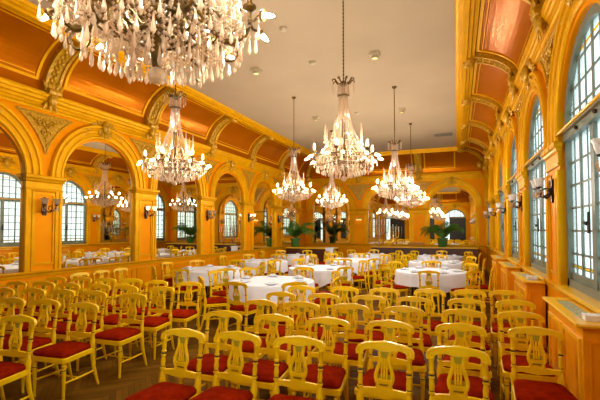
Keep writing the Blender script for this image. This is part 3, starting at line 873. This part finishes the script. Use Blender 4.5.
# ------------------------------------------------------------------ sconces
def make_sconce(lit, glass):
    root = empty('wall_sconce', (0, 0, 0))      # wall at y = 0, room towards -y
    mb = MB()
    mb.prism([(-.03, -.14), (.03, -.14), (.05, -.04), (.035, .04), (.045, .12), (0, .19), (-.045, .12), (-.035, .04), (-.05, -.04)], -.025, 0)
    mb.ell((0, -.03, 0), (.035, .03, .05)); mb.build('backplate', M['iron'], root)
    for sg in (-1, 1):
        mb = MB()
        dx, dy = sg * .11, -.17
        P = [(0, -.03, -.03), (dx * .4, dy * .4, -.08), (dx * .8, dy * .8, -.05), (dx, dy, .01), (dx, dy, .04)]
        mb.tube(P, [.011, .011, .010, .009, .009], 6)
        mb.tube([(dx * .5 + .0, dy * (.55 + .26 * cos(t)), -.01 + .045 * sin(t)) for t in [i * .5 for i in range(14)]], .007, 5)
        mb.lathe([(.01, .03), (.034, .042), (.036, .05), (.015, .052), (.014, .075), (.0005, .075)], 10, (dx, dy, 0))
        arm = mb.build('arm', M['iron'], root)
        n = 20; vs = []; fs = []
        L = [(.022, .045), (.036, .06), (.045, .09), (.050, .12), (.066, .155), (.063, .154), (.046, .12), (.041, .09), (.032, .062), (.020, .048)]
        for i, (r, z) in enumerate(L):
            for k in range(n):
                q = r * (1 + (.14 * sin(5 * 2 * PI * k / n) if 3 < i < 6 else 0)); vs.append((dx + q * cos(2 * PI * k / n), dy + q * sin(2 * PI * k / n), z))
            if i:
                for k in range(n): fs.append(((i - 1) * n + k, (i - 1) * n + (k + 1) % n, i * n + (k + 1) % n, i * n + k))
        tm = MB(); tm.add(vs, fs, 0, True); tm.build('glass_shade', M[glass], arm)
        bm_ = MB(); bm_.lathe([(.010, .075), (.015, .09), (.016, .10), (.008, .13), (.0005, .145)], 8, (dx, dy, 0)); bm_.build('bulb', M['bulb_sconce'] if lit else M['candle'], arm)
        cm = MB()
        for k in range(6):
            a = 2 * PI * k / 6; cm.lathe(drop_prof(.075, .011), 6, (dx + .034 * cos(a), dy + .034 * sin(a), .035 - .075 - .035 * (k % 2)), smooth=False)
        o = cm.build('crystal_drops', M['crystal'], arm); o['kind'] = 'stuff'
    return root
sc0 = {'lit': make_sconce(True, 'tulip'), 'plain': make_sconce(False, 'tulip'), 'white': make_sconce(False, 'shade')}; placed = set()
LM = [(a + b) / 2 for a, b in zip(LC, LC[1:])]; RM = [(a + b) / 2 for a, b in zip(RC, RC[1:])]
spots = [(XL, y, PI / 2, 'mirror', i) for i, y in enumerate([y for y in LM if y > 4][::-1])] + [(XR, y, -PI / 2, 'window', i) for i, y in enumerate([y for y in RM if y > 2.5][::-1])]
for x, y, rz, side, i in spots:
    lit = side == 'mirror' and i % 2 == 1
    kind = 'white' if side == 'window' else 'lit' if lit else 'plain'
    o = copy_tree(sc0[kind]) if kind in placed else sc0[kind]; placed.add(kind)
    o.location = (x + (.003 if x == XL else -.003), y, 2.08 if side == 'mirror' else 2.16); o.rotation_euler = (0, 0, rz)
    tag(o, '%s two-arm iron sconce with %s tulip shades, %s wall, %s pier from the far wall' % ('lit' if lit else 'unlit', 'white' if side == 'window' else 'clear', side, ORD[i]), 'wall lamp', 'sconces on the piers')

# ------------------------------------------------------------------ radiator cabinets along the windows
def make_cabinet(L=1.22):
    root = empty('radiator_cabinet', (0, 0, 0))    # back at x = 0, room towards -x, length along y
    D, Hc = .215, .975
    mb = MB(); mb.box(-D, -.0, -L / 2, L / 2, .0, Hc); mb.build('body', M['wood'], root)
    for a, b in ((-L / 2 + .06, -.02), (.02, L / 2 - .06)):
        mb = MB(); mb.T = lambda x, y, z: (-D - y, x, z); frame_rect(mb, a, b, .12, Hc - .10, .03, .016); mb.build('panel', M['woodlight'], root)
    mb = MB(); mb.T = lambda x, y, z: (x, -L / 2 - y, z); frame_rect(mb, -D + .03, -.03, .12, Hc - .10, .02, .010); mb.build('panel', M['wood'], root)
    mb = MB()
    x0, x1, y0, y1 = -D - .035, -.0, -L / 2 - .035, L / 2 + .035
    for a, b, c, d in ((x0, x0 + .065, y0, y1), (x1 - .05, x1, y0, y1), (x0 + .065, x1 - .05, y0, y0 + .16), (x0 + .065, x1 - .05, y1 - .16, y1)): mb.box(a, b, c, d, Hc, Hc + .03)
    mb.tube([(x0, y0, Hc + .015), (x0, y1, Hc + .015)], .016, 8); mb.tube([(x0, y0, Hc + .015), (x1, y0, Hc + .015)], .016, 8)
    mb.build('top', M['woodlight'], root)
    mb = MB(); mb.box(x0 + .065, x1 - .05, y0 + .16, y1 - .16, Hc, Hc + .016)
    for k in range(22):
        y = y0 + .18 + k * (y1 - y0 - .36) / 21; mb.box(x0 + .07, x1 - .055, y - .006, y + .006, Hc + .016, Hc + .022)
    mb.build('grille', M['grille'], root)
    return root
cab0 = make_cabinet()
for i, y in enumerate((4.18, 6.80, 9.0, 11.3)):
    o = cab0 if i == 0 else copy_tree(cab0)
    o.location = (XR - .032, y, 0)
    tag(o, 'orange wooden radiator cabinet under the windows, %s from the camera end' % ORD[i], 'cabinet', 'radiator cabinets')
for i, (x, y, lab, sx) in enumerate([(.95, 3.70, 'small white box lying on the first radiator cabinet', .05), (.95, 6.42, 'small white box lying on the second radiator cabinet', .05)]):
    mb = MB(); mb.box(-.06, .06, -.05, .05, 0, .032)
    mb.box(-.062, .062, -.052, .052, .032, .044); o = mb.build('white_box', M['white']); o.location = (x, y, 1.006)
    tag(o, lab, 'box', 'white boxes on the cabinets')

# ------------------------------------------------------------------ far end: counters, palms, candelabra
def counter(name, x0, x1, y0, y1, h, lab):
    root = empty(name, ((x0 + x1) / 2, (y0 + y1) / 2, 0)); w, d = (x1 - x0) / 2, (y1 - y0) / 2
    mb = MB(); mb.box(-w, w, -d, d, .06, h - .05); mb.box(-w + .03, w - .03, -d + .04, d, 0, .06); mb.build('body', M['darkwood'], root)
    mb = MB(); mb.box(-w - .02, w + .02, -d - .03, d, h - .05, h - .035); mb.box(-w - .03, w + .03, -d - .04, d, h - .035, h); mb.build('worktop', M['woodlight'], root)
    k = max(2, round((x1 - x0) / .9))
    for i in range(k):
        a = -w + .06 + i * (2 * w - .12) / k; mb = MB(); mb.T = lambda x, y, z: (x, -d - y, z)
        frame_rect(mb, a + .03, a + (2 * w - .12) / k - .03, .14, h - .14, .03, .012); mb.build('panel', M['darkwood'], root)
    tag(root, lab, 'counter'); return root
counter('buffet_counter', -3.52, .74, 17.65, 18.25, .95, 'long dark wooden buffet counter along the far wall, window half')
counter('buffet_counter', -6.62, -4.55, 15.45, 16.0, .95, 'short dark wooden buffet counter in the corner by the mirror wall')
mb = MB()   # white cloth folded over the short counter's end
mb.box(-.16, .16, -.335, -.320, -.50, 0); mb.box(-.16, .16, -.335, .27, 0, .008)
o = mb.build('folded_cloth', M['cloth']); o.location = (-4.74, 15.725, .951); tag(o, 'white cloth folded over the end of the short corner counter', 'cloth')

def palm(x, y, z, s, lab, seed, pr=.2, dw=9., de=9.):
    root = empty('potted_palm', (x, y, z)); rng = random.Random(seed)
    mb = MB(); mb.lathe([(pr * .72, 0), (pr * .8, .02), (pr * .98, .30), (pr * 1.06, .31), (pr * 1.06, .36), (pr * .95, .36), (pr * .93, .32)], 20); mb.build('pot', M['pot'], root)
    mb = MB(); mb.lathe([(pr * .9, .318), (.01, .33)], 16); mb.build('soil', M['soil'], root)
    mb = MB()
    for k in range(4): mb.tube([(.03 * cos(k * 1.6), .03 * sin(k * 1.6), .32), (.04 * cos(k * 1.6), .04 * sin(k * 1.6), .46)], [.028, .016], 6)
    mb.build('stem', M['stem'], root)
    for k in range(19):
        a = k * 2.4 + rng.uniform(-.2, .2); L = s * rng.uniform(.8, 1.05); up = rng.uniform(1.0, 1.5); bend = rng.uniform(1.6, 2.9)
        mb = MB()
        for tries in range(20):
            P = []; r, h = .02, .40
            for i in range(13):
                t = i / 12; P.append(Vector((r * cos(a), r * sin(a), h)))
                e = up - bend * t ** 1.3; r += L / 12 * cos(e); h += L / 12 * sin(e)
            rm = max(p.xy.length for p in P) + .22 * s
            if rm * sin(a) < de - .03 and -rm * cos(a) < dw - .03: break
            L *= .95; up = min(up + .03, 1.52); bend *= .96
        mb.tube(P, [.009 - .007 * i / 12 for i in range(13)], 5)
        sd = Vector((-sin(a), cos(a), 0))
        for i in range(2, 13):
            T = (P[i] - P[i - 1]).normalized()
            for sub in (0, .5):
                p = P[i - 1].lerp(P[i], sub); l = .21 * s * (sin(PI * (i + sub) / 14) ** .6) + .03
                for sg in (-1, 1):
                    d = (sd * sg * .85 + T * .55 + Vector((0, 0, -.55))).normalized()
                    w = T * .014
                    m_ = p + d * l * .5 + Vector((0, 0, .015))
                    mb.add([p - w * .5, p + w * .5, m_ + w, p + d * l - Vector((0, 0, .03)), m_ - w], [(0, 1, 2, 4), (4, 2, 3)])
        mb.build('frond', M['leaf'], root)
    tag(root, lab, 'potted plant', 'potted palms')
palm(-.60, 17.90, .951, 1.15, 'arching palm in a green pot standing on the long far counter', 5, .20, 9., .50)
palm(-6.32, 15.72, .951, 1.25, 'arching palm in a green pot on the short counter by the mirror wall', 9, .20, .53, 9.)
def candelabra(x, y, z, m, lab, h=.62, n=5, cm=None):
    root = empty('candelabra', (x, y, z)); mb = MB()
    mb.lathe([(.09, 0), (.09, .012), (.05, .03), (.02, .06), (.034, .14), (.02, .2), (.036, h * .55), (.02, h * .62), (.028, h * .8), (.016, h)], 12); mb.build('stem', m, root)
    for k in range(n):
        xo = (k - (n - 1) / 2) * .115
        mb = MB()
        if abs(xo) > .01: mb.tube([(0, 0, h * .55), (xo * .5, 0, h * .48), (xo, 0, h * .62), (xo, 0, h * .86)], .014, 6)
        zc = h * .86 if abs(xo) > .01 else h
        mb.lathe([(.012, 0), (.03, .012), (.03, .02), (.015, .022)], 8, (xo, 0, zc)); arm = mb.build('arm', m, root)
        cb = MB(); cb.lathe([(.018, zc + .02), (.016, zc + .27), (.0005, zc + .285)], 8, (xo, 0, 0)); cb.build('candle', M['candle'], arm)
    tag(root, lab, 'candelabra')
candelabra(-2.62, 17.9, .951, M['brass'], 'brass five-branch candelabra with ivory candles on the long counter', h=.68)
candelabra(-3.22, 17.9, .951, M['crystal'], 'tall clear crystal five-branch candelabra with candles on the long counter', h=1.05)
for k in range(9):
    o = glass0 if k == 0 else glass0.copy()
    if k: C.objects.link(o)
    o.location = (-1.95 + .075 * k, 17.85 + .05 * (k % 2), .951)
    tag(o, 'clear wine glass standing in the short row on the long far counter', 'glass', 'glasses on the long counter')

# small lit picture lamp on the far pier
root = empty('picture_lamp', ((BC[0] + BC[1]) / 2, YB - .002, 2.13))
mb = MB(); mb.box(-.13, .13, -.07, 0, .0, .09); mb.build('body', M['brass'], root)
mb = MB(); mb.box(-.12, .12, -.065, -.01, -.012, 0); mb.build('bulb', M['spot'], root)
tag(root, 'small brass box lamp glowing on the far wall pier', 'wall lamp')

# ------------------------------------------------------------------ ceiling fittings
def spot(x, y, lab):
    root = empty('ceiling_spotlight', (x, y, ZC))
    mb = MB(); mb.box(-.09, .09, -.09, .09, -.05, 0); mb.lathe([(.06, -.05), (.075, -.11), (.07, -.115), (.05, -.06)], 14); mb.build('housing', M['beige'], root)
    mb = MB(); mb.lathe([(.062, -.085), (.001, -.09)], 14); mb.build('bulb', M['spot'], root)
    tag(root, lab, 'ceiling light', 'ceiling spotlights')
for x, y, l in ((-1.41, 7.5, 'window-side line, first gap between chandeliers'), (-3.83, 7.36, 'mirror-side line, first gap between chandeliers'), (-3.85, 11.2, 'mirror-side line, second gap between chandeliers'), (-1.39, 11.3, 'window-side line, second gap between chandeliers')):
    spot(x, y, 'small beige ceiling spotlight of the ' + l)
for i, y in enumerate((6.0, 7.44, 11.2)):
    mb = MB(); mb.lathe([(.065, 0), (.065, -.025), (.045, -.045), (.02, -.05), (.0005, -.05)], 16); o = mb.build('smoke_detector', M['beige']); o.location = (-2.63, y, ZC)
    tag(o, 'round beige smoke detector on the ceiling midline, %s towards the far wall' % ORD[i], 'smoke detector', 'smoke detectors')
root = empty('ceiling_vent', (-.42, 14.9, ZC))
mb = MB(); mb.T = lambda x, y, z: (x, z, -y); frame_rect(mb, -.3, .3, -.2, .2, .03, .02)
for k in range(7): mb.box(-.27, .27, .004, .016, -.16 + .05 * k, -.14 + .05 * k)
mb.build('frame', M['vent'], root)
mb = MB(); mb.box(-.28, .28, -.18, .18, -.003, 0); mb.build('backing', M['black'], root)
tag(root, 'dark rectangular air vent on the ceiling near the far wall', 'vent')

# ------------------------------------------------------------------ light, camera
w = bpy.data.worlds.new('overcast_sky'); bpy.context.scene.world = w; w.use_nodes = True
bg = w.node_tree.nodes['Background']; bg.inputs[0].default_value = (.80, .97, 1.0, 1); bg.inputs[1].default_value = 2.7

sc = bpy.context.scene
cam = bpy.data.cameras.new('camera'); co = bpy.data.objects.new('camera', cam); C.objects.link(co); sc.camera = co
F = 405.
yaw = math.atan(157.5 / F); pitch = math.radians(2.0)
cam.sensor_width = 36.; cam.lens = F * 36 / 600; cam.clip_start = .05
co.location = (0, 0, EYE); co.rotation_euler = (PI / 2 + pitch, 0, yaw)
cam.shift_y = (29 - F * math.tan(pitch)) / 600.
sc.view_settings.view_transform = 'Standard'; sc.view_settings.look = 'None'
sc.view_settings.exposure = -.20; sc.view_settings.gamma = 1.; sc.view_settings.use_curve_mapping = False
cy = sc.cycles
cy.max_bounces = 8; cy.diffuse_bounces = 4; cy.glossy_bounces = 5; cy.transmission_bounces = 4; cy.transparent_max_bounces = 16
cy.sample_clamp_indirect = 4.; cy.caustics_reflective = False; cy.caustics_refractive = False
